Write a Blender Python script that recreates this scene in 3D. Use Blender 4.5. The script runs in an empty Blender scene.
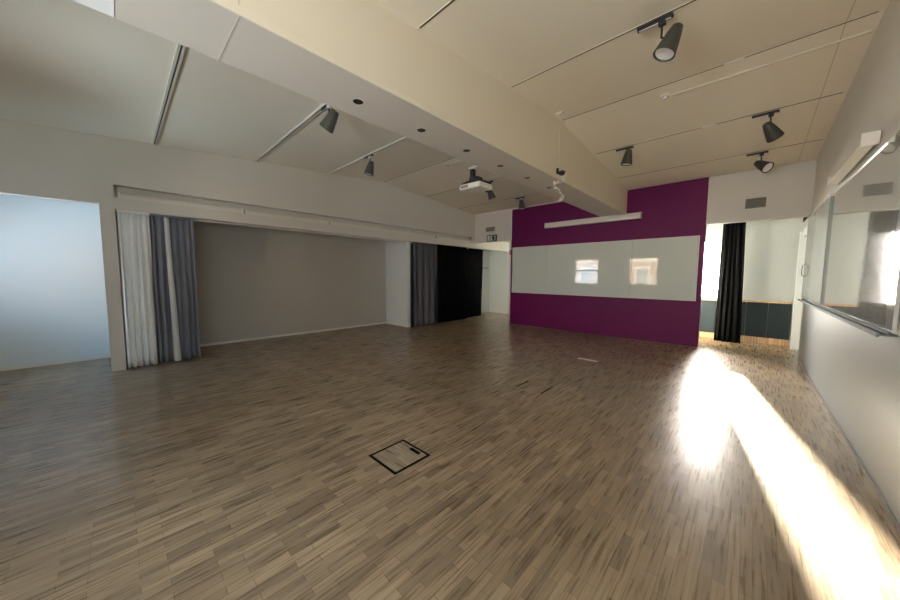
import bpy, bmesh, math, random
from mathutils import Vector, Matrix
random.seed(4)
sc = bpy.context.scene
COL = sc.collection

# ------------------------------------------------------------------ materials
def mat(name, color=(.8, .8, .8), rough=.5, metal=0, spec=.5, noise=0, nscale=6, bump=0, bscale=60, coat=0, coat_rough=.1, emit=None, estr=0):
    m = bpy.data.materials.new(name); m.use_nodes = True
    nt = m.node_tree; b = nt.nodes['Principled BSDF']
    b.inputs['Base Color'].default_value = (*color, 1)
    b.inputs['Roughness'].default_value = rough
    b.inputs['Metallic'].default_value = metal
    b.inputs['Specular IOR Level'].default_value = spec
    b.inputs['Coat Weight'].default_value = coat
    b.inputs['Coat Roughness'].default_value = coat_rough
    if emit:
        b.inputs['Emission Color'].default_value = (*emit, 1); b.inputs['Emission Strength'].default_value = estr
    tc = nt.nodes.new('ShaderNodeTexCoord')
    if noise:
        n = nt.nodes.new('ShaderNodeTexNoise'); n.inputs['Scale'].default_value = nscale; n.inputs['Detail'].default_value = 3
        nt.links.new(tc.outputs['Object'], n.inputs['Vector'])
        mx = nt.nodes.new('ShaderNodeMix'); mx.data_type = 'RGBA'
        mx.inputs['A'].default_value = (*[c * (1 - noise) for c in color], 1)
        mx.inputs['B'].default_value = (*[min(1, c * (1 + noise)) for c in color], 1)
        nt.links.new(n.outputs['Fac'], mx.inputs['Factor']); nt.links.new(mx.outputs['Result'], b.inputs['Base Color'])
    if bump:
        n2 = nt.nodes.new('ShaderNodeTexNoise'); n2.inputs['Scale'].default_value = bscale; n2.inputs['Detail'].default_value = 4
        nt.links.new(tc.outputs['Object'], n2.inputs['Vector'])
        bp = nt.nodes.new('ShaderNodeBump'); bp.inputs['Strength'].default_value = bump; bp.inputs['Distance'].default_value = .002
        nt.links.new(n2.outputs['Fac'], bp.inputs['Height']); nt.links.new(bp.outputs['Normal'], b.inputs['Normal'])
    return m

def parquet(name, turn=False, c1=(.38, .295, .195), c2=(.185, .14, .095), rough=.275):
    m = bpy.data.materials.new(name); m.use_nodes = True
    nt = m.node_tree; N = nt.nodes; L = nt.links; b = N['Principled BSDF']
    tc = N.new('ShaderNodeTexCoord'); mp = N.new('ShaderNodeMapping')
    mp.inputs['Rotation'].default_value = (0, 0, 0 if turn else math.pi / 2)
    L.new(tc.outputs['Object'], mp.inputs['Vector'])
    br = N.new('ShaderNodeTexBrick'); br.offset = .37; br.offset_frequency = 2; br.squash = 1
    br.inputs['Color1'].default_value = (*c1, 1); br.inputs['Color2'].default_value = (*c2, 1)
    br.inputs['Mortar'].default_value = (.10, .065, .04, 1)
    br.inputs['Scale'].default_value = 1; br.inputs['Mortar Size'].default_value = .0012
    br.inputs['Mortar Smooth'].default_value = .3; br.inputs['Bias'].default_value = -.15
    br.inputs['Brick Width'].default_value = .30; br.inputs['Row Height'].default_value = .053
    L.new(mp.outputs['Vector'], br.inputs['Vector'])
    # fine grain along each stick and slow wear over the room
    mg = N.new('ShaderNodeMapping'); mg.inputs['Scale'].default_value = (60, 3, 1) if not turn else (3, 60, 1)
    L.new(tc.outputs['Object'], mg.inputs['Vector'])
    ng = N.new('ShaderNodeTexNoise'); ng.inputs['Scale'].default_value = 1; ng.inputs['Detail'].default_value = 5
    L.new(mg.outputs['Vector'], ng.inputs['Vector'])
    nw = N.new('ShaderNodeTexNoise'); nw.inputs['Scale'].default_value = .9; nw.inputs['Detail'].default_value = 3
    L.new(tc.outputs['Object'], nw.inputs['Vector'])
    def mul(a, bsock, fac):
        x = N.new('ShaderNodeMix'); x.data_type = 'RGBA'; x.blend_type = 'MULTIPLY'; x.inputs['Factor'].default_value = fac
        L.new(a, x.inputs['A']); L.new(bsock, x.inputs['B']); return x.outputs['Result']
    r1 = N.new('ShaderNodeValToRGB'); r1.color_ramp.elements[0].position = .3; r1.color_ramp.elements[0].color = (.55, .5, .46, 1)
    r1.color_ramp.elements[1].position = .7; r1.color_ramp.elements[1].color = (1.12, 1.1, 1.08, 1)
    L.new(ng.outputs['Fac'], r1.inputs['Fac'])
    r2 = N.new('ShaderNodeValToRGB'); r2.color_ramp.elements[0].position = .3; r2.color_ramp.elements[0].color = (.78, .76, .74, 1)
    r2.color_ramp.elements[1].position = .7; r2.color_ramp.elements[1].color = (1.1, 1.1, 1.1, 1)
    L.new(nw.outputs['Fac'], r2.inputs['Fac'])
    L.new(mul(mul(br.outputs['Color'], r1.outputs['Color'], .7), r2.outputs['Color'], 1), b.inputs['Base Color'])
    rr = N.new('ShaderNodeMapRange'); rr.inputs['To Min'].default_value = rough - .06; rr.inputs['To Max'].default_value = rough + .08
    L.new(ng.outputs['Fac'], rr.inputs['Value']); L.new(rr.outputs['Result'], b.inputs['Roughness'])
    bp = N.new('ShaderNodeBump'); bp.inputs['Strength'].default_value = .08; bp.inputs['Distance'].default_value = .0012
    cmb = N.new('ShaderNodeMath'); cmb.operation = 'MULTIPLY_ADD'; cmb.inputs[1].default_value = -1; 
    L.new(br.outputs['Fac'], cmb.inputs[0]); L.new(nw.outputs['Fac'], cmb.inputs[2])
    L.new(cmb.outputs[0], bp.inputs['Height']); L.new(bp.outputs['Normal'], b.inputs['Normal'])
    b.inputs['Specular IOR Level'].default_value = .5
    return m

def brick_mat(name):
    m = bpy.data.materials.new(name); m.use_nodes = True
    nt = m.node_tree; N = nt.nodes; L = nt.links; b = N['Principled BSDF']
    tc = N.new('ShaderNodeTexCoord'); mp = N.new('ShaderNodeMapping'); mp.inputs['Rotation'].default_value = (math.pi / 2, 0, 0)
    L.new(tc.outputs['Object'], mp.inputs['Vector'])
    br = N.new('ShaderNodeTexBrick'); br.inputs['Scale'].default_value = 1
    br.inputs['Color1'].default_value = (.10, .05, .033, 1); br.inputs['Color2'].default_value = (.15, .085, .055, 1); br.inputs['Mortar'].default_value = (.2, .17, .15, 1)
    br.inputs['Brick Width'].default_value = .5; br.inputs['Row Height'].default_value = .16; br.inputs['Mortar Size'].default_value = .02
    L.new(mp.outputs['Vector'], br.inputs['Vector']); L.new(br.outputs['Color'], b.inputs['Base Color'])
    b.inputs['Roughness'].default_value = .85
    return m

def glass_mat(name, tint=(1, 1, 1), refl=.08):
    m = bpy.data.materials.new(name); m.use_nodes = True
    nt = m.node_tree; N = nt.nodes; L = nt.links
    N.remove(N['Principled BSDF']); out = N['Material Output']
    t = N.new('ShaderNodeBsdfTransparent'); t.inputs['Color'].default_value = (*tint, 1)
    g = N.new('ShaderNodeBsdfGlossy'); g.inputs['Roughness'].default_value = .02
    fr = N.new('ShaderNodeFresnel'); fr.inputs['IOR'].default_value = 1.45
    mx = N.new('ShaderNodeMixShader'); L.new(fr.outputs[0], mx.inputs[0]); L.new(t.outputs[0], mx.inputs[1]); L.new(g.outputs[0], mx.inputs[2])
    L.new(mx.outputs[0], out.inputs['Surface'])
    return m

M = {
 'cool': mat('cool_white_paint', (.72, .77, .79), .6, noise=.02, nscale=1, bump=.1),  # cool window light is mixed into this white
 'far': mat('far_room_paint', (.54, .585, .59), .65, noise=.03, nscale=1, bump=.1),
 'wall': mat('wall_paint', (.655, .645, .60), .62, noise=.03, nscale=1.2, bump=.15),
 'ceiling': mat('ceiling_paint', (.80, .745, .625), .7, noise=.025, nscale=.8, bump=.1),
 'radiator': mat('radiator_grey', (.22, .23, .22), .5, noise=.04, nscale=3),
 'white': mat('white_trim_paint', (.78, .77, .73), .4, bump=.05),
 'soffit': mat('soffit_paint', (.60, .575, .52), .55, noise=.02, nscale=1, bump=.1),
 'beam': mat('beam_paint', (.74, .685, .56), .6, noise=.02, nscale=1, bump=.1),
 'beam_pale': mat('pale_beam_paint', (.92, .92, .92), .5, noise=.02, nscale=1),  # paler colour for the near end of the soffit
 'purple': mat('purple_paint', (.122, .002, .074), .5, spec=.25, noise=.06, nscale=1.5, bump=.1),
 'grey': mat('grey_lower_wall', (.27, .295, .30), .42, noise=.04, nscale=1, spec=.2),
 'floor': parquet('oak_stick_parquet'),
 'lid': parquet('parquet_lid', turn=True, c1=(.42, .36, .27), c2=(.24, .20, .145)),
 'plinth': parquet('wood_plinth', turn=False, c1=(.75, .52, .3), c2=(.6, .4, .22), rough=.45),
 'board': mat('white_glass_board', (.64, .71, .68), .0, spec=.5),
 'board_r': mat('side_glass_board', (.50, .54, .53), .07, spec=.9, coat=1, coat_rough=.03),
 'board_m': mat('side_satin_board', (.36, .40, .39), .12, spec=.22),
 'tray': mat('tray_aluminium', (.20, .23, .245), .8, spec=.05, noise=.05, nscale=30),
 'alu': mat('brushed_aluminium', (.55, .58, .6), .3, metal=.9, noise=.05, nscale=30),
 'black': mat('black_metal', (.012, .012, .012), .45, noise=.1, nscale=20),
 'frame_black': mat('black_rubber_edge', (.006, .005, .005), .9, spec=.05, noise=.1, nscale=20),
 'lampgrey': mat('lamp_grey_metal', (.075, .075, .065), .45, metal=.2, noise=.08, nscale=20),
 'lens': mat('lamp_reflector', (.9, .9, .9), .3, metal=.3, bump=.3, bscale=200),
 'plastic': mat('white_plastic', (.72, .71, .66), .4, noise=.02, nscale=10),
 'diffuser': mat('lamp_diffuser', (.74, .72, .62), .28, spec=.6, coat=.3, noise=.02, nscale=8),
 'projector': mat('projector_plastic', (.72, .69, .6), .45, noise=.03, nscale=15),
 'dark_slot': mat('dark_slot', (.02, .02, .02), .6, noise=.1, nscale=15),
 'track': mat('track_white', (.62, .59, .5), .45, noise=.03, nscale=12),
 'thin_slot': mat('thin_slot', (.11, .095, .075), .7, noise=.05, nscale=12, spec=.1),
 'seam': mat('seam_shadow', (.52, .48, .40), .7, noise=.05, nscale=12),  # colour of the panel joint strips
 'vent': mat('vent_grey', (.22, .21, .19), .5, noise=.08, nscale=20),
 'ventslot': mat('vent_slot', (.16, .155, .14), .6, noise=.08, nscale=20),
 'curt_light': mat('silver_grey_curtain', (.90, .93, .95), .85, spec=.08, noise=.06, nscale=14, bump=.4, bscale=350),  # same grey cloth as its neighbour, lit tone put into the colour
 'curt_mid': mat('lining_grey', (.60, .63, .66), .85, spec=.08, noise=.06, nscale=14, bump=.4, bscale=350),  # lining strip, fold highlight painted in
 'curt_grey': mat('slate_grey_curtain', (.23, .25, .30), .9, spec=.08, noise=.08, nscale=14, bump=.4, bscale=350),
 'curt_char': mat('charcoal_curtain', (.12, .12, .13), .9, spec=.08, noise=.08, nscale=14, bump=.4, bscale=350),
 'curt_black': mat('black_curtain', (.0035, .0035, .004), .9, spec=.08, noise=.1, nscale=14, bump=.4, bscale=350),
 'navy': mat('blue_black_panel', (.018, .028, .034), .6, spec=.2, noise=.08, nscale=2),
 'red': mat('red_plastic', (.45, .05, .06), .4, noise=.05, nscale=15),
 'sign': mat('sign_face', (.75, .82, .8), .35, noise=.03, nscale=10),
 'signblack': mat('sign_dark', (.01, .03, .02), .4, noise=.05, nscale=10),
 'brass': mat('floor_box_metal', (.85, .80, .76), .3, metal=.2, noise=.05, nscale=10),
 'brick': brick_mat('facade_brick'),
 'stone': mat('facade_stone', (.34, .31, .27), .8, noise=.08, nscale=2),
 'asphalt': mat('street', (.2, .2, .2), .9, noise=.1, nscale=1),
 'glass': glass_mat('window_glass'),
 'darkglass': mat('facade_glass', (.03, .04, .05), .3, spec=.2, noise=.1, nscale=1),
 'wframe': mat('window_frame_white', (.8, .8, .78), .4, noise=.02, nscale=5),
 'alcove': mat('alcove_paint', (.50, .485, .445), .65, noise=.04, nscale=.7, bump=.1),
 'bluewall': mat('side_room_paint', (.70, .80, .86), .6, noise=.02, nscale=.7, bump=.1),  # blue of the window light is put into the wall colour
 'wire': mat('white_wire', (.8, .8, .76), .4, noise=.03, nscale=20),
}

# ------------------------------------------------------------------ mesh helpers
def bm_box(bm, x0, x1, y0, y1, z0, z1, bevel=0):
    r = bmesh.ops.create_cube(bm, size=1)
    vs = r['verts']
    for v in vs:
        v.co = Vector(((x0 + x1) / 2 + v.co.x * (x1 - x0), (y0 + y1) / 2 + v.co.y * (y1 - y0), (z0 + z1) / 2 + v.co.z * (z1 - z0)))
    if bevel:
        es = list({e for v in vs for e in v.link_edges})
        bmesh.ops.bevel(bm, geom=es, offset=bevel, segments=2, affect='EDGES', profile=.5)

def bm_prism(bm, pts, axis, a0, a1):
    # polygon pts in the plane across `axis`, extruded a0..a1
    def P(p, a):
        if axis == 0: return (a, p[0], p[1])
        if axis == 1: return (p[0], a, p[1])
        return (p[0], p[1], a)
    A = [bm.verts.new(P(p, a0)) for p in pts]; B = [bm.verts.new(P(p, a1)) for p in pts]
    bm.faces.new(A); bm.faces.new(B[::-1])
    n = len(pts)
    for i in range(n): bm.faces.new((A[i], B[i], B[(i + 1) % n], A[(i + 1) % n]))
    bmesh.ops.recalc_face_normals(bm, faces=bm.faces[:])

def bm_tube(bm, pts, r, seg=10, cap=True):
    pts = [Vector(p) for p in pts]; rings = []
    rr = r if isinstance(r, (list, tuple)) else [r] * len(pts)
    for i, p in enumerate(pts):
        t = (pts[min(i + 1, len(pts) - 1)] - pts[max(i - 1, 0)]).normalized()
        up = Vector((0, 0, 1)) if abs(t.z) < .9 else Vector((1, 0, 0))
        a = t.cross(up).normalized(); b = t.cross(a)
        rings.append([bm.verts.new(p + (a * math.cos(k * 2 * math.pi / seg) + b * math.sin(k * 2 * math.pi / seg)) * rr[i]) for k in range(seg)])
    for i in range(len(rings) - 1):
        for k in range(seg):
            bm.faces.new((rings[i][k], rings[i][(k + 1) % seg], rings[i + 1][(k + 1) % seg], rings[i + 1][k]))
    if cap: bm.faces.new(rings[0]); bm.faces.new(rings[-1][::-1])
    bmesh.ops.recalc_face_normals(bm, faces=bm.faces[:])

def bm_lathe(bm, prof, seg=28, mtx=None, arc=1.0):
    rings = []
    for (r, z) in prof:
        rings.append([bm.verts.new((r * math.cos(k * 2 * math.pi / seg), r * math.sin(k * 2 * math.pi / seg), z)) for k in range(seg)])
    for i in range(len(rings) - 1):
        for k in range(seg):
            bm.faces.new((rings[i][k], rings[i][(k + 1) % seg], rings[i + 1][(k + 1) % seg], rings[i + 1][k]))
    if prof[0][0] > 1e-4: bm.faces.new(rings[0])
    if prof[-1][0] > 1e-4: bm.faces.new(rings[-1][::-1])
    bmesh.ops.remove_doubles(bm, verts=[v for r in rings for v in r], dist=1e-6)
    bmesh.ops.recalc_face_normals(bm, faces=bm.faces[:])
    if mtx: bmesh.ops.transform(bm, matrix=mtx, verts=bm.verts[:])

def obj(name, bm, m, parent=None, smooth=False):
    me = bpy.data.meshes.new(name); bm.to_mesh(me); bm.free()
    me.materials.append(M[m] if isinstance(m, str) else m)
    if smooth:
        for p in me.polygons: p.use_smooth = True
        me.set_sharp_from_angle(angle=math.radians(40))
    o = bpy.data.objects.new(name, me); COL.objects.link(o)
    if parent: o.parent = parent
    return o
def tag(o, label, cat, group=None):
    o['label'] = label; o['category'] = cat
    if group: o['group'] = group
    return o
def thing(name, label, cat, loc=(0, 0, 0), rz=0, group=None):
    o = bpy.data.objects.new(name, None); COL.objects.link(o); o.empty_display_size = .1
    o.location = loc; o.rotation_euler = (0, 0, rz)
    return tag(o, label, cat, group)
def struct(name, bm, m, label=None, cat=None, parent=None):
    o = obj(name, bm, m, parent)
    if not parent:
        o['kind'] = 'structure'
        if label: o['label'] = label; o['category'] = cat or name.split('_')[0]
    return o
def boxobj(name, m, parent, *b, bevel=0):
    bm = bmesh.new(); bm_box(bm, *b, bevel=bevel); return obj(name, bm, m, parent)
def dup(root, loc, rz=None, label=None, group=None):
    r = root.copy(); COL.objects.link(r); r.location = loc
    if rz is not None: r.rotation_euler = (0, 0, rz)
    if label: r['label'] = label
    if group: r['group'] = group
    for ch in list(root.children):
        c = ch.copy(); COL.objects.link(c); c.parent = r
        for g in list(ch.children):
            d = g.copy(); COL.objects.link(d); d.parent = c
    return r
def wall_grid(bm, axis, t0, t1, a0, a1, z0, z1, holes):
    # wall slab across `axis` (thickness t0..t1), running a0..a1, z0..z1, with rectangular holes (a0,a1,z0,z1)
    cuts = sorted({a0, a1, *[h[0] for h in holes], *[h[1] for h in holes]})
    cuts = [c for c in cuts if a0 <= c <= a1]
    for s, e in zip(cuts, cuts[1:]):
        zs = [(h[2], h[3]) for h in holes if h[0] <= s + 1e-6 and h[1] >= e - 1e-6]
        zs.sort(); cur = z0
        for (q0, q1) in zs + [(z1, z1)]:
            if q0 > cur + 1e-6:
                if axis == 1: bm_box(bm, s, e, t0, t1, cur, q0)
                else: bm_box(bm, t0, t1, s, e, cur, q0)
            cur = max(cur, q1)

# ------------------------------------------------------------------ key dimensions (metres)
XL, XR, YB, YP = -7.45, .79, -2.5, 9.15        # left wall, right wall, wall behind the camera, purple wall
YE = 10.85                                     # far wall of the room beyond
RIDGE_Y, RIDGE_Z, SL = 5.15, 4.16, .08
def cz(y): return RIDGE_Z - SL * abs(y - RIDGE_Y)

# ------------------------------------------------------------------ floor, ceiling
bm = bmesh.new(); bm_box(bm, -8.9, 1.6, YB - .2, 11.6, -.12, 0)
struct('floor', bm, 'floor', 'oak stick parquet floor with a satin sheen', 'floor')
bm = bmesh.new()
x0, x1 = XL - .15, XR + .15
ya, yb = YB - .2, YP + .15
pts = [(ya, cz(ya)), (RIDGE_Y, RIDGE_Z), (yb, cz(yb)), (yb, cz(yb) + .15), (RIDGE_Y, RIDGE_Z + .15), (ya, cz(ya) + .15)]
bm_prism(bm, pts, 0, x0, x1)
CEIL = struct('ceiling', bm, 'ceiling', 'cream painted ceiling rising gently to a low ridge', 'ceiling')
bm = bmesh.new(); bm_box(bm, -8.9, XL - .15, YB - .2, 11.6, 3.05, 3.15); bm_box(bm, XL - .15, 1.6, YP + .15, 11.6, 3.05, 3.15)
struct('ceiling_side', bm, 'wall', 'flat lower ceiling over the side spaces', 'ceiling')
# lengthwise panel seam near right wall
bm = bmesh.new()
for (a, b_) in ((YB, RIDGE_Y), (RIDGE_Y, YP)):
    n = 6
    for i in range(n):
        q0 = a + (b_ - a) * i / n; q1 = a + (b_ - a) * (i + 1) / n
        bm_prism(bm, [(q0, cz(q0) - .0015), (q1, cz(q1) - .0015), (q1, cz(q1) + .01), (q0, cz(q0) + .01)], 0, .548, .556)
obj('panel_seam', bm, 'seam', CEIL)

# ------------------------------------------------------------------ walls
# wall behind the camera, with windows
WZ0, WZ1 = 1.12, 2.72
BW = [(-8.42, -6.88), (-5.24, -3.72), (-2.08, -.56)]
bm = bmesh.new(); wall_grid(bm, 1, YB - .2, YB, -8.9, 1.6, 0, 4.0, [(a, b_, WZ0, WZ1) for a, b_ in BW])
struct('wall_back', bm, 'wall', 'white wall with windows opposite the purple wall', 'wall')
# left wall: upper part, niche back, header band, pillar
bm = bmesh.new()
T = XL - .15
bm_prism(bm, [(YB, 3.02), (YP + .15, 3.02), (YP + .15, cz(YP + .15)), (RIDGE_Y, RIDGE_Z), (YB, cz(YB))], 0, T, XL)      # above niche
bm_box(bm, T, XL, YB, .02, 2.69, 3.02)                       # above the side doorway
struct('wall_left', bm, 'wall', 'white upper wall on the left above the lighting niche', 'wall')
bm = bmesh.new(); bm_box(bm, T, XL, -.15, .02, 0, 2.69)
struct('wall_pillar', bm, 'wall', 'slim white pillar between the side doorway and the curtained opening', 'wall')
bm = bmesh.new(); bm_box(bm, T, XL, .02, 11.4, 2.63, 2.82)
struct('wall_left_header', bm, 'wall', 'long header band over the curtained opening on the left', 'wall')
bm = bmesh.new(); bm_box(bm, T - .06, T - .015, .02, 9.0, 2.6, 3.05)
struct('wall_niche', bm, 'wall', 'back of the long lighting niche', 'wall')
bm = bmesh.new(); bm_box(bm, T, XL, 9.0, 11.4, 2.82, 3.05)
struct('wall_left_end', bm, 'wall', 'end piece of the left wall over the passage', 'wall')

# alcove walls
bm = bmesh.new(); bm_box(bm, -8.9, -8.75, YB, -.07, 0, 3.05)
struct('wall_side_room', bm, 'bluewall', 'bright bluish wall seen through the left doorway', 'wall')
bm = bmesh.new(); bm_box(bm, -8.9, -8.72, -.07, 6.1, 0, 3.05); bm_box(bm, -8.75, T - .001, -.13, -.07, 0, 3.05)  # cross wall is an unseen partition added to block side room light
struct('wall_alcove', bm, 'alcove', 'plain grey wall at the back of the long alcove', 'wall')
bm = bmesh.new(); bm_box(bm, -8.9, T, 6.1, 6.22, 0, 3.05)
struct('wall_alcove_return', bm, 'cool', 'short white return wall closing the alcove beside the curtains', 'wall')
bm = bmesh.new(); bm_box(bm, -8.5, -8.38, 6.22, 11.4, 0, 3.05)
struct('wall_store', bm, 'grey', 'grey wall behind the far curtains', 'wall')
# purple wall
bm = bmesh.new()
def czp(): return cz(YP)
bm_box(bm, -5.86, -.78, YP, YP + .15, 0, cz(YP + .15))
PW = struct('wall_purple', bm, 'purple', 'purple painted wall carrying the long whiteboard', 'wall')
bm = bmesh.new(); bm_box(bm, -5.92, -.79, YP + .15, YP + .165, 0, 3.05)  # unseen white layer, added so light bounced into the far room stays neutral
struct('wall_purple_rear', bm, 'wall', 'white rear face of the purple wall', 'wall')
bm = bmesh.new(); bm_box(bm, XL, -5.86, YP, YP + .15, 2.81, cz(YP + .15)); bm_box(bm, -5.92, -5.86, YP, YP + .15, 0, 2.81)
struct('wall_over_passage', bm, 'wall', 'white wall panel above the passage left of the purple wall', 'wall')
bm = bmesh.new(); bm_box(bm, -.78, XR + .15, YP, YP + .15, 2.79, cz(YP + .15))
struct('wall_over_opening', bm, 'wall', 'beige wall panel above the opening right of the purple wall', 'wall')
# cornice line above purple wall left half
bm = bmesh.new(); bm_box(bm, XL, -3.0, YP - .012, YP, cz(YP) - .035, cz(YP) - .002); bm_box(bm, -5.885, -5.855, YP - .012, YP, 2.81, cz(YP) - .036)
struct('trim_1', bm, 'white', 'thin white trim strip along the top of the purple wall', 'trim')
# right wall
bm = bmesh.new(); bm_prism(bm, [(-.4, 1.2), (YP, 1.2), (YP, cz(YP)), (RIDGE_Y, RIDGE_Z), (-.4, cz(-.4))], 0, XR, XR + .15)
struct('wall_right', bm, 'wall', 'upper beige part of the right wall', 'wall')
bm = bmesh.new(); bm_prism(bm, [(YB, 2.75), (-.4, 2.75), (-.4, cz(-.4)), (YB, cz(YB))], 0, XR, XR + .15); bm_box(bm, XR, XR + .15, YB, -2.3, 1.2, 2.75)  # gap left for an added fill lamp, no window known here
struct('wall_right_window_side', bm, 'wall', 'right wall around the side window behind the camera', 'wall')
bm = bmesh.new(); bm_box(bm, XR, XR + .15, YP, YP + .15, 0, 2.79)
struct('wall_right_end', bm, 'wall', 'white end of the right wall at the opening', 'wall')
bm = bmesh.new(); bm_box(bm, XR, XR + .15, YB, YP, 0, 1.2)
struct('wall_right_lower', bm, 'grey', 'glossy grey lower part of the right wall', 'wall')
bm = bmesh.new(); bm_box(bm, XR - .01, XR, YB, YP, 0, .03)
struct('baseboard_right', bm, 'vent', 'slim pale skirting strip on the right wall', 'baseboard')
# baseboards left
bm = bmesh.new(); bm_box(bm, -8.75, -8.738, YB, -.13, 0, .05)
struct('baseboard_side_room', bm, 'white', 'white skirting in the side room', 'baseboard')
bm = bmesh.new(); bm_box(bm, -8.72, -8.708, -.07, 6.1, 0, .05); bm_box(bm, -8.708, T, 6.088, 6.1, 0, .05)
struct('baseboard_alcove', bm, 'white', 'white skirting along the alcove wall', 'baseboard')
# far room walls
FW = [(-2.35, -.54), (-4.6, -2.9)]
bm = bmesh.new(); wall_grid(bm, 1, YE, YE + .2, -5.2, 1.6, 0, 3.05, [(a, b_, 1.03, 2.6) for a, b_ in FW])
struct('wall_far', bm, 'far', 'white far wall with window beyond the opening', 'wall')
bm = bmesh.new(); bm_box(bm, -8.5, -5.2, 11.4, 11.55, 0, 3.05); bm_box(bm, -5.35, -5.2, YE + .2, 11.4, 0, 3.05)
struct('wall_passage', bm, 'cool', 'pale end wall of the passage', 'wall')
bm = bmesh.new(); bm_box(bm, -8.38, -5.35, 11.39, 11.4, 0, .05)
struct('baseboard_passage', bm, 'white', 'white skirting at the passage end', 'baseboard')
bm = bmesh.new(); bm_box(bm, 1.05, 1.2, YP + .15, YE, 0, 3.05)
struct('wall_far_right', bm, 'far', 'white side wall of the far room', 'wall')
# wainscot + plinth + cap in far room
bm = bmesh.new(); bm_box(bm, -4.8, XR - .03, YE - .03, YE, 0, .15)
struct('baseboard_far', bm, 'plinth', 'light wooden plinth under the dark panels', 'baseboard')
pn = thing('wall_panelling', 'blue black low wall panelling with light wood cap behind the far black curtain', 'panelling', (0, YE, 0))
boxobj('panel', 'navy', pn, -.60, -.02, -.05, 0, .15, 1.0, bevel=.003)
boxobj('panel', 'navy', pn, -.016, .37, -.05, 0, .15, 1.0, bevel=.003)
boxobj('panel', 'navy', pn, .374, .755, -.05, 0, .15, 1.0, bevel=.003)
boxobj('cap_rail', 'plinth', pn, -2.30, .755, -.07, 0, 1.0, 1.05, bevel=.004)
boxobj('panel', 'navy', pn, -1.45, -.604, -.05, 0, .15, 1.0, bevel=.003)
boxobj('panel', 'navy', pn, -2.30, -1.454, -.05, 0, .15, 1.0, bevel=.003)
# white door frame + door in the far right corner
pf = 'cool'
bm = bmesh.new()
bm_box(bm, .755, 1.05, 10.40, 10.50, 0, 2.62)             # far jamb, faces the camera
bm_box(bm, .80, 1.05, 9.3, 10.40, 2.5, 2.68)             # head
D3 = struct('door_1', bm, pf, 'white door frame in the far right corner beyond the opening', 'door')
boxobj('door_leaf', 'cool', D3, .97, 1.01, 9.34, 10.38, .01, 2.48, bevel=.004)
cr = thing('door_closer', 'small black door closer above the white door', 'door closer', (.955, 10.1, 2.32))
boxobj('closer_body', 'black', cr, -.03, .015, -.12, .12, -.03, .03, bevel=.005)
bm = bmesh.new(); bm_tube(bm, [(-.02, 0, .03), (-.05, .1, .06), (-.02, .22, .09)], .008); obj('arm', bm, 'black', cr, True)
# rail with runner hooks above the frame
hr = thing('curtain_rail', 'white ceiling rail with dark hanging runner hooks over the white door frame', 'curtain rail', (.80, 10.0, 2.95))
bm = bmesh.new(); bm_box(bm, -.015, .015, -.7, .7, 0, .1, bevel=.002); obj('rail', bm, 'plastic', hr)
for i in range(5):
    y = -.62 + i * .29
    bm = bmesh.new(); bm_tube(bm, [(0, y, .0), (0, y, -.06), (0, y + .02, -.09), (0, y + .04, -.07)], .012, 8); obj('runner_hook', bm, 'black', hr, True)

# ------------------------------------------------------------------ windows
def window(n, x0, x1, z0, z1, ya, yb, label, mull=None, bar=None, portal_dir=1):
    bm = bmesh.new(); f = .06; ym = (ya + yb) / 2
    bm_box(bm, x0, x0 + f, ym - .04, ym + .04, z0, z1); bm_box(bm, x1 - f, x1, ym - .04, ym + .04, z0, z1)
    bm_box(bm, x0 + f, x1 - f, ym - .04, ym + .04, z0, z0 + f); bm_box(bm, x0 + f, x1 - f, ym - .04, ym + .04, z1 - f, z1)
    if bar: bm_box(bm, x0 + f, x1 - f, ym - .035, ym + .035, bar - .03, bar + .03)
    if mull: bm_box(bm, mull - .03, mull + .03, ym - .034, ym + .034, z0 + f, z1 - f)
    w = struct('window_%d' % n, bm, 'wframe', label, 'window')
    bm = bmesh.new(); bm_box(bm, x0 + f, x1 - f, ym - .004, ym + .004, z0 + f, z1 - f); obj('pane', bm, 'glass', w)
    ld = bpy.data.lights.new('window_portal', 'AREA'); ld.shape = 'RECTANGLE'; ld.size = x1 - x0; ld.size_y = z1 - z0
    ld.cycles.is_portal = True
    lo = bpy.data.objects.new('window_portal', ld); COL.objects.link(lo)
    lo.location = ((x0 + x1) / 2, yb + .02 if portal_dir > 0 else ya - .02, (z0 + z1) / 2)
    lo.rotation_euler = (math.radians(90) if portal_dir < 0 else math.radians(-90), 0, 0)
    return w
window(1, *BW[0], WZ0, WZ1, YB - .2, YB, 'white framed window lighting the side room', bar=2.0, portal_dir=-1)
window(2, *BW[1], WZ0, WZ1, YB - .2, YB, 'white framed window facing the brick building', portal_dir=-1)
window(3, *BW[2], WZ0, WZ1, YB - .2, YB, 'white framed window behind the camera', portal_dir=-1)
window(4, *FW[0], 1.03, 2.6, YE, YE + .2, 'bright far window between purple wall and black curtain', portal_dir=1)
window(5, *FW[1], 1.03, 2.6, YE, YE + .2, 'white framed window hidden behind the purple wall', portal_dir=1)  # unseen window, added as a light source for the passage

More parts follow.
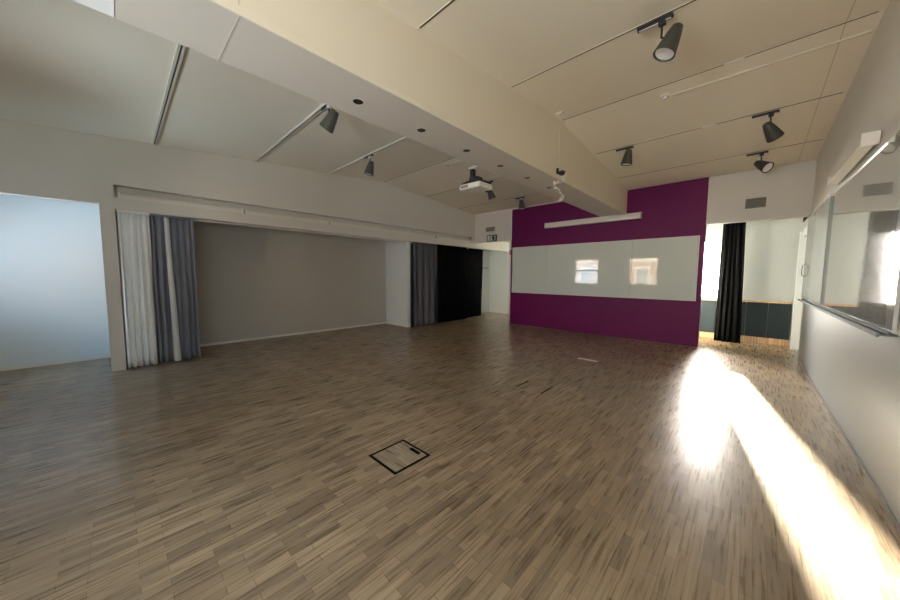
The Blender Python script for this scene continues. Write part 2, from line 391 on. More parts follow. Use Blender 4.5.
# ------------------------------------------------------------------ beam
BX0, BX1, BZ = -3.0, -2.405, 3.21
bm = bmesh.new()
bm_prism(bm, [(YB, BZ + .012), (YP, BZ + .012), (YP, cz(YP)), (RIDGE_Y, RIDGE_Z), (YB, cz(YB))], 0, BX0, BX1)
BEAM = struct('trim_2', bm, 'beam', 'deep cream ceiling beam crossing the room', 'ceiling beam')
bm = bmesh.new(); bm_box(bm, BX0, BX1 - .001, .07, YP, BZ, BZ + .012); obj('soffit', bm, 'soffit', BEAM)
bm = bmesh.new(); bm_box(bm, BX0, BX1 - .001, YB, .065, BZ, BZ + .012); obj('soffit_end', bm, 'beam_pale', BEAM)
bm = bmesh.new(); bm_box(bm, BX1, BX1 + .014, YB, YP, BZ - .002, BZ + .055, bevel=.003); obj('edge_lip', bm, 'beam', BEAM)
for y in (.60, 4.35): boxobj('seam', 'seam', BEAM, BX0 + .01, BX1 - .01, y, y + .008, BZ - .002, BZ + .001)
boxobj('seam', 'seam', BEAM, BX1, BX1 + .002, .601, .607, BZ + .05, BZ + .16)

# recessed round fittings in the soffit
def ring_hole(name, label, loc, group):
    t = thing(name, label, 'ceiling light', loc, 0, group)
    bm = bmesh.new(); bm_lathe(bm, [(.047, 0.0), (.047, -.003), (.058, -.003), (.060, 0.0)], 32); obj('ring', bm, 'soffit', t, True)
    bm = bmesh.new(); bm_lathe(bm, [(.0, -.0025), (.048, -.0025), (.048, 0.0)], 32); obj('opening', bm, 'black', t, True)
    return t
order = ['nearest the camera', 'second from the camera', 'third from the camera', 'fourth from the camera', 'fifth from the camera', 'farthest, beside the hanging coiled cable']
first = None
for i, y in enumerate([1.62, 2.40, 3.17, 3.93, 4.70, 5.47]):
    lab = 'round black recessed downlight in the beam underside, ' + order[i]
    if first is None: first = ring_hole('recessed_downlight', lab, (-2.735, y, BZ), 'recessed downlights in the beam')
    else: dup(first, (-2.735, y, BZ), label=lab)

# ------------------------------------------------------------------ tracks
def track(xa, xb, y, label, thin, joint=None):
    t = thing('lighting_track', label, 'lighting track', (0, y, cz(y)), 0, 'lighting tracks across the ceiling')
    ang = math.atan(SL) * (1 if y < RIDGE_Y else -1)
    if abs(y - RIDGE_Y) < .1: ang = 0
    w = .012 if thin else .028; h = .004 if thin else .022; sw = .0085 if thin else .008; sh_ = .0055 if thin else .018
    def sloped(bm):
        bmesh.ops.transform(bm, matrix=Matrix.Rotation(ang, 4, 'X'), verts=bm.verts[:])
    bm = bmesh.new(); bm_box(bm, xa, xb, -w, -sw, -h, 0); bm_box(bm, xa, xb, sw, w, -h, 0); sloped(bm); obj('channel', bm, 'ceiling' if thin else 'track', t)
    bm = bmesh.new(); bm_box(bm, xa, xb, -sw, sw, -sh_, 0); sloped(bm); obj('slot', bm, 'thin_slot' if thin else 'dark_slot', t)
    bm = bmesh.new(); bm_box(bm, xa - .03, xa, -w, w, -h - .003, 0, bevel=.002); sloped(bm); obj('end_cap', bm, 'plastic', t)
    bm = bmesh.new(); bm_box(bm, xb, xb + .03, -w, w, -h - .003, .0, bevel=.002); sloped(bm); obj('end_cap', bm, 'plastic', t)
    if joint is not None:
        bm = bmesh.new(); bm_box(bm, joint - .09, joint + .09, -w - .002, w + .002, -h - .004, -h, bevel=.001); sloped(bm); obj('joint_cover', bm, 'white', t)
    return t
TY = [.53, 2.06, 3.62, 5.15, 6.67, 8.20]
names = ['nearest', 'second', 'third', 'fourth, on the ridge', 'fifth', 'farthest']
for i, y in enumerate(TY):
    track(BX1 + .035, XR - .04, y, 'thin ceiling track right of the beam, %s of its row' % names[i], True, joint={3: -.28, 4: -.62}.get(i))
    track(XL + .05, BX0 - .06, y, 'white ceiling track left of the beam, %s of its row' % names[i], i > 2)

# ------------------------------------------------------------------ spotlights
def spotlight(label, loc, aim, dropped=.14, big=1.25, swap=1, off=(0, 0)):
    """track adapter + stem + tapered shade aimed along `aim`; the stem meets the shade at its side"""
    t = thing('track_spotlight', label, 'spotlight', loc, 0, 'grey track spotlights')
    bm = bmesh.new(); bm_box(bm, -.145, .145, -.02, .02, -.056, -.024, bevel=.004); obj('adapter', bm, 'black', t)
    bm = bmesh.new(); bm_box(bm, -.13, .13, -.012, .012, -.063, -.056, bevel=.002); obj('adapter_strip', bm, 'alu', t)
    sx = .06 * swap
    bm = bmesh.new(); bm_box(bm, sx - .03, sx + .03, -.024, .024, -.09, -.05, bevel=.004); obj('joint_block', bm, 'plastic' if 'left' in label else 'black', t)
    zz = -.05 - dropped
    bm = bmesh.new(); bm_tube(bm, [(sx, 0, -.05), (sx, 0, zz), (sx + off[0] * .8, off[1] * .8, zz)] if off != (0, 0) else [(sx, 0, -.05), (sx, 0, zz)], .010); obj('stem', bm, 'black', t, True)
    a = Vector(aim).normalized()
    q = Vector((0, 0, -1)).rotation_difference(a)
    mt = Matrix.Translation(Vector((sx + off[0], off[1], zz))) @ q.to_matrix().to_4x4() @ Matrix.Scale(big, 4)
    bm = bmesh.new()
    bm_lathe(bm, [(.0, .085), (.03, .085), (.038, .078), (.052, .02), (.075, -.105), (.078, -.125), (.072, -.128), (.066, -.112), (.0, -.095)], 32, mt)
    sh = obj('shade', bm, 'lampgrey', t, True)
    bm = bmesh.new(); bm_lathe(bm, [(.0, -.104), (.03, -.108), (.064, -.118), (.064, -.115), (.0, -.096)], 28, mt); obj('lens', bm, 'lens', sh, True)
    return t
def spot(label, x, y, aim, **k): return spotlight(label, (x, y, cz(y)), aim, **k)
spot('largest grey spotlight, nearest on the right ceiling, lens facing down', -.79, 3.62, (-.33, -.20, -.9), dropped=.15, off=(.075, .065), big=1.25)
spot('small grey spotlight beside the beam on the fifth right track', -1.84, 6.67, (-.14, .02, -1), dropped=.13)
spot('grey spotlight on the fifth right track near the right wall, tilted sideways', .03, 6.67, (.45, .62, -.75), dropped=.22)
spot('grey spotlight on the farthest right track, its lens catching light', -.03, 8.2, (.50, -.42, -.50), dropped=.20)
spot('grey spotlight left of the beam on the second track, tilted left', -4.27, 2.06, (-.60, -.25, -.75), dropped=.17, off=(.03, .02))
spot('small grey spotlight left of the beam on the third track', -5.74, 3.62, (-.20, -.12, -.9), dropped=.2)
spot('small spotlight left of the beam above the purple wall corner', -5.0, 8.2, (.1, .1, -1), dropped=.15)
spot('small dark spotlight partly behind the projector', -5.0, 6.67, (.25, .3, -1), dropped=.25)

# ------------------------------------------------------------------ conduits + detectors
def detector(label, x, y, r=.055):
    t = thing('smoke_detector', label, 'smoke detector', (x, y, cz(y)), 0, 'smoke detectors on the ceiling')
    bm = bmesh.new(); bm_lathe(bm, [(.0, .0), (r, .0), (r, -.016), (r * .92, -.02), (0, -.02)], 28); obj('base', bm, 'plastic', t, True)
    bm = bmesh.new(); bm_lathe(bm, [(r * .66, -.019), (r * .7, -.034), (r * .5, -.048), (0, -.05)], 28); obj('sensor', bm, 'plastic', t, True)
    bm = bmesh.new(); bm_lathe(bm, [(r * .7, -.026), (r * .72, -.030), (r * .7, -.034)], 28); obj('vent_band', bm, 'dark_slot', t, True)
    return t
detector('white smoke detector on the ceiling right of the beam', -1.0, 5.40)
detector('white smoke detector on the ceiling left of the beam', -5.18, 5.33)
def conduit(label, xa, xb, y, r):
    z = cz(y)
    bm = bmesh.new(); bm_box(bm, xa, xb, y - r, y + r, z - r * 1.3, z + .002, bevel=.003)
    return tag(obj('cable_conduit', bm, 'track'), label, 'conduit', 'cable conduits to the smoke detectors')
conduit('raised cream cable conduit running to the right smoke detector', -.93, XR - .01, 5.44, .013)
conduit('raised cable conduit running to the left smoke detector', -5.1, BX0 - .02, 5.36, .012)
sn = thing('wall_sensor', 'tiny white sensor high on the left wall', 'sensor', (XL, 6.56, 3.80))
bm = bmesh.new(); bm_box(bm, 0, .03, -.035, .035, -.04, .04, bevel=.008); obj('sensor_body', bm, 'plastic', sn)
bm = bmesh.new(); bm_lathe(bm, [(.018, 0), (.015, .012), (0, .016)], 16, Matrix.Translation((.03, 0, -.005)) @ Matrix.Rotation(math.pi / 2, 4, 'Y')); obj('sensor_eye', bm, 'diffuser', sn, True)

# ------------------------------------------------------------------ niche luminaires (left wall)
first = None
for i in range(5):
    y0 = .06 + 1.785 * i; L_ = 1.74
    lab = 'slim white strip light in the left wall niche, ' + ['nearest the camera', 'second from the camera', 'middle of five', 'fourth from the camera', 'farthest from the camera'][i]
    if first is None:
        t = first = thing('strip_light', lab, 'strip light', (XL, y0, 2.82), 0, 'strip lights in the wall niche')
        boxobj('housing', 'plastic', t, -.14, -.03, 0, L_, .0, .055, bevel=.004)
        bm = bmesh.new(); bm_prism(bm, [(-.13, .055), (-.035, .055), (-.045, .085), (-.075, .10), (-.105, .10), (-.125, .085)], 1, .03, L_ - .03); obj('diffuser', bm, 'diffuser', t, True)
        boxobj('end_cap', 'white', t, -.142, -.028, 0, .03, .0, .105, bevel=.003)
        boxobj('end_cap', 'white', t, -.142, -.028, L_ - .03, L_, .0, .105, bevel=.003)
    else: dup(first, (XL + (.05 if i == 4 else 0), y0, 2.82), label=lab)

# ------------------------------------------------------------------ luminaire over whiteboard
t = thing('wall_light', 'long white strip light mounted above the whiteboard on the purple wall', 'wall light', (-3.30, YP, 3.06))
bm = bmesh.new(); bm_prism(bm, [(-.22, .0), (-.11, .0), (-.10, .12), (-.12, .14), (-.20, .14), (-.23, .05)], 0, -1.24, 1.24)
obj('housing', bm, 'plastic', t)
EC = [(-.235, -.006), (-.105, -.006), (-.09, .125), (-.11, .147), (-.205, .147), (-.238, .05)]
bm = bmesh.new(); bm_prism(bm, EC, 0, -1.27, -1.24); obj('end_cap', bm, 'white', t)
bm = bmesh.new(); bm_prism(bm, EC, 0, 1.24, 1.27); obj('end_cap', bm, 'white', t)
boxobj('lens_strip', 'diffuser', t, -1.23, 1.23, -.215, -.115, -.006, 0)
for x in (-.95, .55): boxobj('bracket', 'plastic', t, x, x + .1, -.13, 0, .09, .13, bevel=.004)

# right wall luminaire
t = thing('wall_light', 'pale strip light on the right wall above the side boards', 'wall light', (XR, 5.62, 2.84))
bm = bmesh.new(); bm_prism(bm, [(-.12, .0), (-.04, -.03), (-.02, .08), (-.10, .06)], 1, -.85, .85); obj('diffuser', bm, 'diffuser', t)
boxobj('end_cap', 'white', t, -.125, -.015, -.87, -.85, -.035, .085, bevel=.003)
boxobj('end_cap', 'white', t, -.125, -.015, .85, .87, -.035, .085, bevel=.003)
boxobj('bracket', 'black', t, -.03, 0, -.5, -.42, .03, .08, bevel=.003)
boxobj('bracket', 'black', t, -.03, 0, .42, .5, .03, .08, bevel=.003)

# ------------------------------------------------------------------ whiteboard on purple wall
wb = thing('whiteboard', 'long three-panel glossy whiteboard across the purple wall', 'whiteboard', (-3.33, YP, 1.06))
js = [-2.435, -1.165, 1.105, 2.445]
for a, b_ in zip(js, js[1:]):
    p_ = boxobj('board_panel', 'board', wb, a + .002, b_ - .002, -.045, -.02, .012, 1.478, bevel=.002)
fr = bmesh.new()
for q in ((-2.45, 2.46, 0, .012), (-2.45, 2.46, 1.478, 1.49)): bm_box(fr, q[0], q[1], -.05, 0, q[2], q[3])
for q in ((-2.45, -2.438), (2.448, 2.46)): bm_box(fr, q[0], q[1], -.05, 0, .012, 1.478)
bm_box(fr, -2.438, 2.448, -.02, 0, .012, 1.478)
obj('board_frame', fr, 'white', wb)

# ------------------------------------------------------------------ right wall boards + tray
t = thing('side_board', 'satin grey-white sliding board at the far end of the right wall', 'whiteboard', (XR, 7.9, 1.23))
boxobj('board_panel', 'board_m', t, -.05, -.02, -1.1, 1.12, .0, 1.5, bevel=.002)
bm = bmesh.new(); bm_box(bm, -.062, 0, -1.12, 1.14, 1.5, 1.535); bm_box(bm, -.02, 0, -1.1, 1.12, 0, 1.5); obj('top_rail', bm, 'white', t)
bm = bmesh.new(); bm_tube(bm, [(-.05, .93, .40), (-.085, .93, .43), (-.09, .93, .52), (-.085, .93, .61), (-.05, .93, .64)], .007); obj('handle', bm, 'black', t, True)
t = thing('side_board', 'glossy pale glass board nearer the camera on the right wall', 'whiteboard', (XR, 5.3, 1.23))
boxobj('board_panel', 'board_r', t, -.03, -.008, -1.5, 1.48, .0, 1.5, bevel=.002)
t = thing('pen_tray', 'double aluminium pen tray rail along the right wall', 'pen tray', (XR, 0, 1.16))
boxobj('tray_shelf', 'tray', t, -.085, 0, 3.8, 9.0, .025, .035, bevel=.003)
boxobj('front_rail', 'tray', t, -.095, -.08, 3.8, 9.0, .015, .05, bevel=.004)
boxobj('rear_rail', 'tray', t, -.045, -.03, 3.8, 9.0, .035, .06, bevel=.004)
boxobj('groove', 'dark_slot', t, -.08, -.045, 3.85, 8.95, .035, .038)

# ------------------------------------------------------------------ grilles, sign, red box
def grille(label, x, z, w, h):
    t = thing('air_vent', label, 'air vent', (x, YP, z), 0)
    bm = bmesh.new()
    bm_box(bm, -w / 2, w / 2, -.012, 0, -h / 2, -h / 2 + .012); bm_box(bm, -w / 2, w / 2, -.012, 0, h / 2 - .012, h / 2)
    bm_box(bm, -w / 2, -w / 2 + .012, -.012, 0, -h / 2 + .012, h / 2 - .012); bm_box(bm, w / 2 - .012, w / 2, -.012, 0, -h / 2 + .012, h / 2 - .012)
    obj('vent_frame', bm, 'vent', t)
    boxobj('vent_back', 'ventslot', t, -w / 2 + .012, w / 2 - .012, -.003, 0, -h / 2 + .012, h / 2 - .012)
    bm = bmesh.new(); n = 7
    for i in range(n):
        z_ = -h / 2 + .014 + (h - .03) * i / n
        bm_prism(bm, [(-.011, z_), (-.009, z_ - .002), (-.003, z_ + .012), (-.005, z_ + .014)], 0, -w / 2 + .012, w / 2 - .012)
    obj('louvres', bm, 'vent', t)
grille('grey louvred air vent on the beige wall above the right opening', 0, 3.145, .31, .2)
grille('small grey air vent above the exit sign', -6.74, 3.25, .38, .15)
ex = thing('exit_sign', 'running man exit sign on the white wall above the passage', 'exit sign', (-6.65, YP, 2.93))
boxobj('sign_box', 'signblack', ex, -.2, .2, -.05, 0, -.11, .11, bevel=.006)
boxobj('sign_face', 'sign', ex, -.165, .165, -.054, -.05, -.08, .08, bevel=.001)
bm = bmesh.new()
bm_box(bm, .03, .13, -.057, -.054, -.07, .07)                                          # doorway
obj('door_pictogram', bm, 'signblack', ex)
bm = bmesh.new()
def seg2(a, b_, w):
    a = Vector(a); b_ = Vector(b_); d = (b_ - a).normalized(); n = Vector((-d.y, d.x)) * w / 2
    bm_prism(bm, [tuple(a + n), tuple(b_ + n), tuple(b_ - n), tuple(a - n)], 1, -.0565, -.054)
seg2((-.04, .03), (-.055, -.015), .03); seg2((-.055, -.015), (-.03, -.045), .018); seg2((-.03, -.045), (-.05, -.07), .016)
seg2((-.055, -.015), (-.09, -.04), .018); seg2((-.09, -.04), (-.125, -.035), .015); seg2((-.04, .028), (-.005, .005), .014); seg2((-.045, .028), (-.085, .015), .014)
bm_lathe(bm, [(.016, 0), (.016, .002), (0, .002)], 14, None)
for v in bm.verts:
    if abs(v.co.z) <= .0021 and abs(v.co.x) <= .0161 and abs(v.co.y) <= .0161 and v.co.y > -.02:
        x_, y_, z_ = v.co; v.co = Vector((-.028 + x_, -.0565 + z_, .052 + y_))
obj('running_figure', bm, 'signblack', ex)
ar = thing('alarm_box', 'small red and white alarm box at the left edge of the purple wall', 'alarm', (-5.888, YP, 2.4))
boxobj('alarm_body', 'red', ar, -.03, .03, -.045, 0, -.07, .07, bevel=.008)
boxobj('alarm_button', 'white', ar, -.018, .018, -.05, -.045, -.03, .03, bevel=.002)

# ------------------------------------------------------------------ projector
PX, PY, PZ = -3.33, 4.10, 3.03
t = thing('projector', 'white ceiling projector hanging beside the beam on a black arm', 'projector', (PX, PY, PZ), math.radians(0))
bm = bmesh.new(); bm_box(bm, -.215, .215, -.17, .17, -.035, .055, bevel=.025); body = obj('projector_body', bm, 'projector', t)
boxobj('side_grille', 'vent', t, -.17, -.02, -.174, -.166, -.012, .03)
bm = bmesh.new(); bm_lathe(bm, [(.0, .0), (.05, .0), (.05, .05), (.042, .05), (.036, .015), (0, .012)], 24, Matrix.Translation((.1, .17, 0)) @ Matrix.Rotation(-math.pi / 2, 4, 'X')); obj('lens_barrel', bm, 'black', t, True)
for sx, sy in ((-.2, -.12), (-.2, .12), (.2, -.12), (.2, .12)):
    bm = bmesh.new(); bm_tube(bm, [(0, 0, .115), (sx * .6, sy * .6, .095), (sx, sy, .062), (sx, sy, .05)], [.03, .028, .022, .02], 8); obj('spider_arm', bm, 'black', t, True)
boxobj('mount_head', 'black', t, -.09, .09, -.07, .07, .09, .17, bevel=.01)
boxobj('mount_column', 'black', t, -.10, -.03, -.035, .035, 0.15, .31, bevel=.006)
bm = bmesh.new(); bm_box(bm, -.10, .33, -.07, .07, .31, .33, bevel=.003); bm_box(bm, .305, .33, -.1, .1, .25, .40, bevel=.003); obj('mount_plate', bm, 'plastic', t)

# ------------------------------------------------------------------ hanging coiled cable
HX, HY = -2.28, 4.86
t = thing('hanging_cable', 'white coiled cable with black plug hanging in front of the beam', 'cable', (HX, HY, cz(HY)))
z0 = -(cz(HY) - 3.24)
bm = bmesh.new(); bm_tube(bm, [(0, 0, 0), (0, 0, z0 + .03)], .005, 8); obj('drop_wire', bm, 'track', t, True)
bm = bmesh.new(); bm_tube(bm, [(0, -.03, z0 + .05), (0, -.03, z0 - .03)], .02, 10); bm_tube(bm, [(0, -.03, z0), (0, .04, z0 - .005), (0, .14, z0 + .02), (0, .24, z0 + .06)], [.022, .026, .045, .01], 10); obj('plug', bm, 'black', t, True)
bm = bmesh.new(); bm_box(bm, -.05, .05, -.05, .05, -.03, 0, bevel=.006); obj('ceiling_rose', bm, 'plastic', t)
pts = []
for i in range(120):
    u = i / 119
    pts.append((.015 * math.sin(u * 40), .02 + .17 * math.sin(u * 9 + .4) + .025 * math.sin(u * 60), z0 - .02 - .40 * u + .02 * math.cos(u * 60)))
bm = bmesh.new(); bm_tube(bm, pts, .008, 8); obj('coiled_cord', bm, 'wire', t, True)
# cable hook on ceiling beside
t = thing('ceiling_hook', 'small metal hook at the ridge end of the beam top', 'hook', (-2.33, 5.06, cz(5.06)))
bm = bmesh.new(); bm_tube(bm, [(0, 0, 0), (0, 0, -.05), (.02, .02, -.08), (.04, .03, -.05)], .008, 8); obj('hook_wire', bm, 'alu', t, True)
bm = bmesh.new(); bm_lathe(bm, [(.03, 0), (.028, -.01), (0, -.012)], 16); obj('hook_plate', bm, 'plastic', t, True)

# ------------------------------------------------------------------ floor boxes
def floor_box(label, x0, x1, y0, y1, edge, lidm, handle=True, edge_w=.024):
    cx, cy = (x0 + x1) / 2, (y0 + y1) / 2; w = (x1 - x0) / 2; d = (y1 - y0) / 2
    t = thing('floor_box', label, 'floor box', (cx, cy, 0), 0, 'square floor outlet boxes')
    bm = bmesh.new(); e = edge_w
    bm_box(bm, -w, w, -d, -d + e, 0, .003); bm_box(bm, -w, w, d - e, d, 0, .003)
    bm_box(bm, -w, -w + e, -d + e, d - e, 0, .003); bm_box(bm, w - e, w, -d + e, d - e, 0, .003)
    obj('edge_frame', bm, edge, t)
    boxobj('lid', lidm, t, -w + e, w - e, -d + e, d - e, 0, .002)
    if handle: boxobj('handle', 'frame_black', t, -.02, .11, d - e - .05, d - e - .012, .002, .0045, bevel=.001)
    return t
floor_box('nearest floor box, wooden lid in a bold black frame with handle', -2.365, -1.975, 1.452, 1.842, 'frame_black', 'lid')
floor_box('middle floor box, almost flush parquet lid with faint dark edges', -2.365, -1.975, 3.86, 4.28, 'floor', 'floor', False, .008)
for (a, b_, c, d) in ((-2.374, -2.356, 3.9, 4.25), (-1.99, -1.970, 3.9, 4.27)):
    o = boxobj('dark_edge', 'frame_black', bpy.data.objects['floor_box.001'], a + 2.17, b_ + 2.17, c - 4.07, d - 4.07, 0, .006)
fb = floor_box('far floor box near the purple wall with bright metal strip', -2.365, -1.975, 6.17, 6.55, 'floor', 'floor', False, .008)
boxobj('metal_strip', 'brass', fb, -.19, .17, -.22, -.16, 0, .008)

# ------------------------------------------------------------------ curtains
def curtain(name, label, m, axis, fixed, a0, a1, z0, z1, folds, amp, seed, group=None, flare=0, topshift=0, part=True):
    rnd = random.Random(seed)
    nx = folds * 14; nz = 18
    ph = [rnd.uniform(-.5, .5) for _ in range(folds + 2)]; am = [rnd.uniform(.6, 1.15) for _ in range(folds + 2)]
    bm = bmesh.new(); rows = []
    for j in range(nz + 1):
        v = j / nz; z = z0 + (z1 - z0) * v; row = []
        for i in range(nx + 1):
            u = i / nx; f = u * folds; k = int(f); fr = f - k
            P = ph[k] * (1 - fr) + ph[k + 1] * fr; A = am[k] * (1 - fr) + am[k + 1] * fr
            w = math.sin(2 * math.pi * f + P * 1.6 + .5 * math.sin(v * 3 + k))
            w = math.copysign(abs(w) ** .75, w)
            off = amp * A * w * (1 - .45 * v ** 2) + .012 * math.sin(v * 5 + u * 9)
            aa = a0 + (a1 - a0) * (.5 + (u - .5) * (1 + flare * (1 - v))) + topshift * v + .25 * amp * math.sin(4 * math.pi * f + P)
            row.append(bm.verts.new((fixed + off, aa, z) if axis == 0 else (aa, fixed + off, z)))
        rows.append(row)
    for j in range(nz):
        for i in range(nx): bm.faces.new((rows[j][i], rows[j][i + 1], rows[j + 1][i + 1], rows[j + 1][i]))
    t = thing(name, label, 'curtain', (0, 0, 0), 0, group)
    t.location = (fixed, (a0 + a1) / 2, 0) if axis == 0 else ((a0 + a1) / 2, fixed, 0)
    bmesh.ops.translate(bm, verts=bm.verts[:], vec=-t.location)
    o = obj('drape', bm, m, t, True)
    for p in o.data.polygons: p.use_smooth = True
    s = o.modifiers.new('thickness', 'SOLIDIFY'); s.thickness = .004
    # heading tape
    if axis == 0: boxobj('heading_tape', m, t, -.03, .03, -(a1 - a0) / 2, (a1 - a0) / 2, z1 - .002, z1 + .03)
    else: boxobj('heading_tape', m, t, -(a1 - a0) / 2, (a1 - a0) / 2, -.03, .03, z1 - .03, z1 + .012)
    return t
CX = XL - .065
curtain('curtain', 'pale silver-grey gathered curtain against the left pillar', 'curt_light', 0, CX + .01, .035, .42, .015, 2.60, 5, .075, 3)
sl = curtain('curtain', 'slate grey gathered curtain right of the pale curtain', 'curt_grey', 0, CX - .02, .43, 1.0, .02, 2.60, 6, .055, 8)
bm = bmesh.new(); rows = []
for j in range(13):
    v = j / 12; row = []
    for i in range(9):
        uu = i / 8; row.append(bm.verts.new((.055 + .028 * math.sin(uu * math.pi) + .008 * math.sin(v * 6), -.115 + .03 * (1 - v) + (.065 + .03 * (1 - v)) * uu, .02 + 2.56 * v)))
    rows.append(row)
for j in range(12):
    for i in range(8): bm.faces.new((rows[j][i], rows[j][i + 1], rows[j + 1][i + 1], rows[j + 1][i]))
obj('lining_fold', bm, 'curt_mid', sl, True)['label'] = 'pale lining fold showing between slate folds'  # highlight on the fold built as a pale strip
curtain('curtain', 'charcoal grey folded curtain between white return wall and black curtain', 'curt_char', 0, CX, 6.27, 7.22, .02, 2.60, 4, .11, 5)
curtain('curtain', 'black curtain closing the far end of the left opening', 'curt_black', 0, CX, 7.28, 8.75, .03, 2.60, 9, .05, 6)
curtain('curtain', 'black curtain beside the passage, farthest on the left', 'curt_black', 0, CX - .13, 8.66, 9.9, .04, 2.60, 6, .05, 16)
curtain('curtain', 'long black floor length curtain tied back beside the bright far window', 'curt_black', 1, 10.32, -.52, -.12, .015, 3.02, 5, .06, 9, flare=.24, topshift=-.02)
# tracks
bm = bmesh.new(); bm_box(bm, -.56, -.05, 10.30, 10.34, 3.036, 3.05)
tag(obj('curtain_track', bm, 'plastic'), 'short white ceiling track holding the far black curtain', 'curtain track')

# coat hooks inside passage
t = thing('coat_hooks', 'row of small dark coat hooks by the passage corner', 'coat hooks', (-8.38, 10.9, 1.95))
boxobj('hook_board', 'vent', t, 0, .02, -.3, .3, -.04, .04, bevel=.004)
for i in range(4):
    y = -.22 + i * .147
    bm = bmesh.new(); bm_tube(bm, [(.02, y, .0), (.06, y, -.02), (.09, y, .0), (.09, y, .03)], .009, 8); obj('hook', bm, 'black', t, True)

# ------------------------------------------------------------------ outside: brick building across the street
bd = thing('brick_building', 'sunlit red brick building with pale window surrounds across the street', 'building', (-12.65, -22, -5))
bm = bmesh.new(); bm_box(bm, -26, 26, -6, 0, 0, 13.5); obj('facade', bm, 'brick', bd)
bm = bmesh.new(); bm_box(bm, -26, 26, 0, .15, 8.3, 8.65); obj('stone_band', bm, 'stone', bd)
for i in range(-8, 9):
    for zf in (1.0, 5.3, 9.9):
        x = i * 3.1 + .9
        bm = bmesh.new(); bm_box(bm, x - .75, x + .75, .0, .12, zf, zf + .22); bm_box(bm, x - .75, x + .75, 0, .12, zf + 2.2, zf + 2.5)
        bm_box(bm, x - .75, x - .55, 0, .1, zf + .22, zf + 2.2); bm_box(bm, x + .55, x + .75, 0, .1, zf + .22, zf + 2.2)
        wn = obj('window', bm, 'stone', bd)
        bm = bmesh.new(); bm_box(bm, x - .55, x + .55, .0, .03, zf + .22, zf + 2.2); obj('pane', bm, 'darkglass', wn)
        bm = bmesh.new(); bm_box(bm, x - .03, x + .03, .03, .07, zf + .22, zf + 2.2); bm_box(bm, x - .55, x + .55, .03, .07, zf + 1.15, zf + 1.22); obj('glazing_bar', bm, 'wframe', wn)
bm = bmesh.new(); bm_box(bm, -45, 40, -22, 40, -5.2, -5.0)
struct('ground', bm, 'asphalt', 'street outside below the windows', 'ground')

# ------------------------------------------------------------------ light
w = bpy.data.worlds.new('sky'); sc.world = w; w.use_nodes = True
nt = w.node_tree; bg = nt.nodes['Background']
SKY = 2.4; GLOW = 190
tc = nt.nodes.new('ShaderNodeTexCoord'); sp = nt.nodes.new('ShaderNodeSeparateXYZ'); nt.links.new(tc.outputs['Generated'], sp.inputs[0])
# brighter hazy, warm sky around the low sun (+Y), bluer sky on the other side
rp = nt.nodes.new('ShaderNodeMapRange'); rp.inputs['From Min'].default_value = -.4; rp.inputs['From Max'].default_value = .8
nt.links.new(sp.outputs['Y'], rp.inputs['Value'])
mx = nt.nodes.new('ShaderNodeMix'); mx.data_type = 'RGBA'
mx.inputs['A'].default_value = (.50, .72, 1.0, 1); mx.inputs['B'].default_value = (1.0, .93, .82, 1)
nt.links.new(rp.outputs['Result'], mx.inputs['Factor']); nt.links.new(mx.outputs['Result'], bg.inputs['Color'])
bg.inputs['Strength'].default_value = SKY
# haze glow around the sun
vd = nt.nodes.new('ShaderNodeVectorMath'); vd.operation = 'DOT_PRODUCT'
vd.inputs[1].default_value = Vector((-.168, 1, .275)).normalized()
nt.links.new(tc.outputs['Generated'], vd.inputs[0])
pw = nt.nodes.new('ShaderNodeMath'); pw.operation = 'POWER'; pw.inputs[1].default_value = 10
mxx = nt.nodes.new('ShaderNodeMath'); mxx.operation = 'MAXIMUM'; mxx.inputs[1].default_value = 0
nt.links.new(vd.outputs['Value'], mxx.inputs[0]); nt.links.new(mxx.outputs[0], pw.inputs[0])
ma = nt.nodes.new('ShaderNodeMath'); ma.operation = 'MULTIPLY_ADD'; ma.inputs[1].default_value = GLOW; ma.inputs[2].default_value = SKY
nt.links.new(pw.outputs[0], ma.inputs[0]); nt.links.new(ma.outputs[0], bg.inputs['Strength'])

sd = bpy.data.lights.new('sun', 'SUN'); sd.energy = 105; sd.angle = math.radians(1.6); sd.color = (1, .92, .74)
so = bpy.data.objects.new('sun', sd); COL.objects.link(so)
d = Vector((.168, -1, -.275)); so.rotation_euler = Vector((0, 0, -1)).rotation_difference(d.normalized()).to_euler()

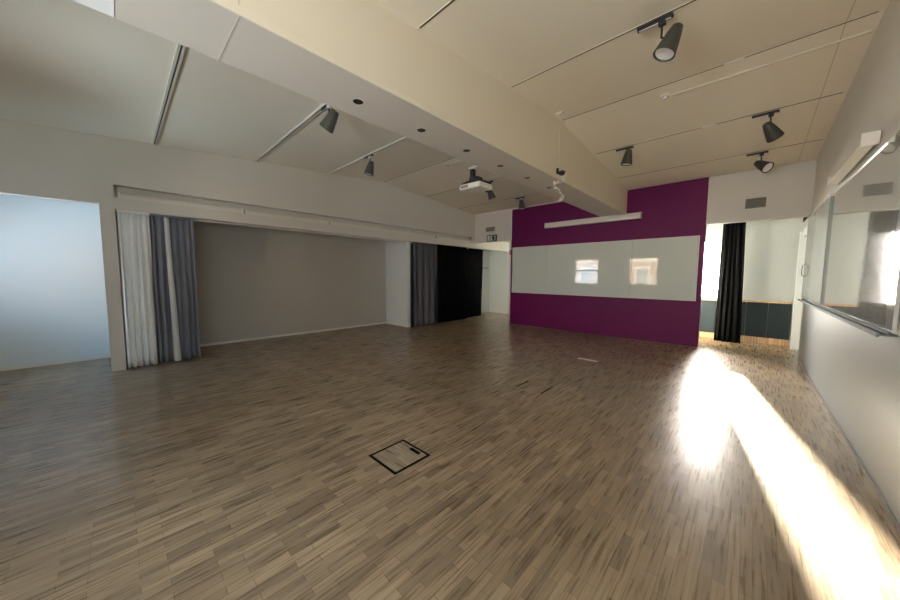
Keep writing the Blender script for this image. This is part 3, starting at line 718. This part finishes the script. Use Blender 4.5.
def fill_lamp(name, loc, rot, sx, sy, watts, col):
    ld = bpy.data.lights.new(name, 'AREA'); ld.shape = 'RECTANGLE'; ld.size = sx; ld.size_y = sy; ld.energy = watts; ld.color = col
    lo = bpy.data.objects.new(name, ld); COL.objects.link(lo); lo.location = loc; lo.rotation_euler = rot
R90 = math.radians(90)
fill_lamp('window_daylight', (-1.32, YB - .3, 1.7), (R90 + .45, 0, 0), 1.5, 1.5, 140, (.84, .93, 1))  # added fill lamp in place of skylight behind the camera
fill_lamp('window_daylight', (-7.65, YB - .3, 1.8), (R90 + .2, 0, 0), 1.5, 1.5, 46, (.36, .68, 1))
fill_lamp('window_daylight', (-4.48, YB - 1.0, .55), (math.radians(150), 0, 0), 2.2, 1.2, 300, (.72, .88, 1))  # added low lamp aimed up, imitates ground bounce on the left ceiling
fill_lamp('window_daylight', (-7.4, YB - 1.0, .55), (math.radians(150), 0, 0), 2.2, 1.2, 120, (.55, .8, 1))  # second added low lamp, more upward fill for the left side
fill_lamp('window_daylight', (XR + .2, -1.35, 1.9), (0, R90 + .4, 0), 1.7, 1.9, 24, (1, .94, .84))  # added side fill lamp at a made-up opening in the right wall
fill_lamp('window_daylight', (-3.75, YE + .3, 1.8), (-R90, 0, 0), 1.6, 1.5, 75, (.9, .97, 1))  # added lamp brightening the passage and far room
# ------------------------------------------------------------------ camera (calibrated)
cd = bpy.data.cameras.new('camera'); cd.lens = 12.581; cd.sensor_width = 36; cd.clip_start = .05; cd.clip_end = 200
co = bpy.data.objects.new('camera', cd); COL.objects.link(co); sc.camera = co
yaw, pit, rol = -0.759375674, 0.0766338516, 0.00704761271
f = Vector((math.sin(yaw) * math.cos(pit), math.cos(yaw) * math.cos(pit), -math.sin(pit)))
r = Vector((math.cos(yaw), -math.sin(yaw), 0)); u = r.cross(f)
r2 = r * math.cos(rol) + u * math.sin(rol); u2 = -r * math.sin(rol) + u * math.cos(rol)
co.matrix_world = Matrix(((r2.x, u2.x, -f.x, 0), (r2.y, u2.y, -f.y, 0), (r2.z, u2.z, -f.z, 1.6), (0, 0, 0, 1)))

sc.view_settings.view_transform = 'Standard'
sc.view_settings.look = 'None'
sc.view_settings.exposure = .3
sc.cycles.max_bounces = 16; sc.cycles.diffuse_bounces = 10; sc.cycles.glossy_bounces = 4; sc.cycles.transparent_max_bounces = 12
sc.cycles.sample_clamp_indirect = 10
sc.cycles.caustics_reflective = False; sc.cycles.caustics_refractive = False
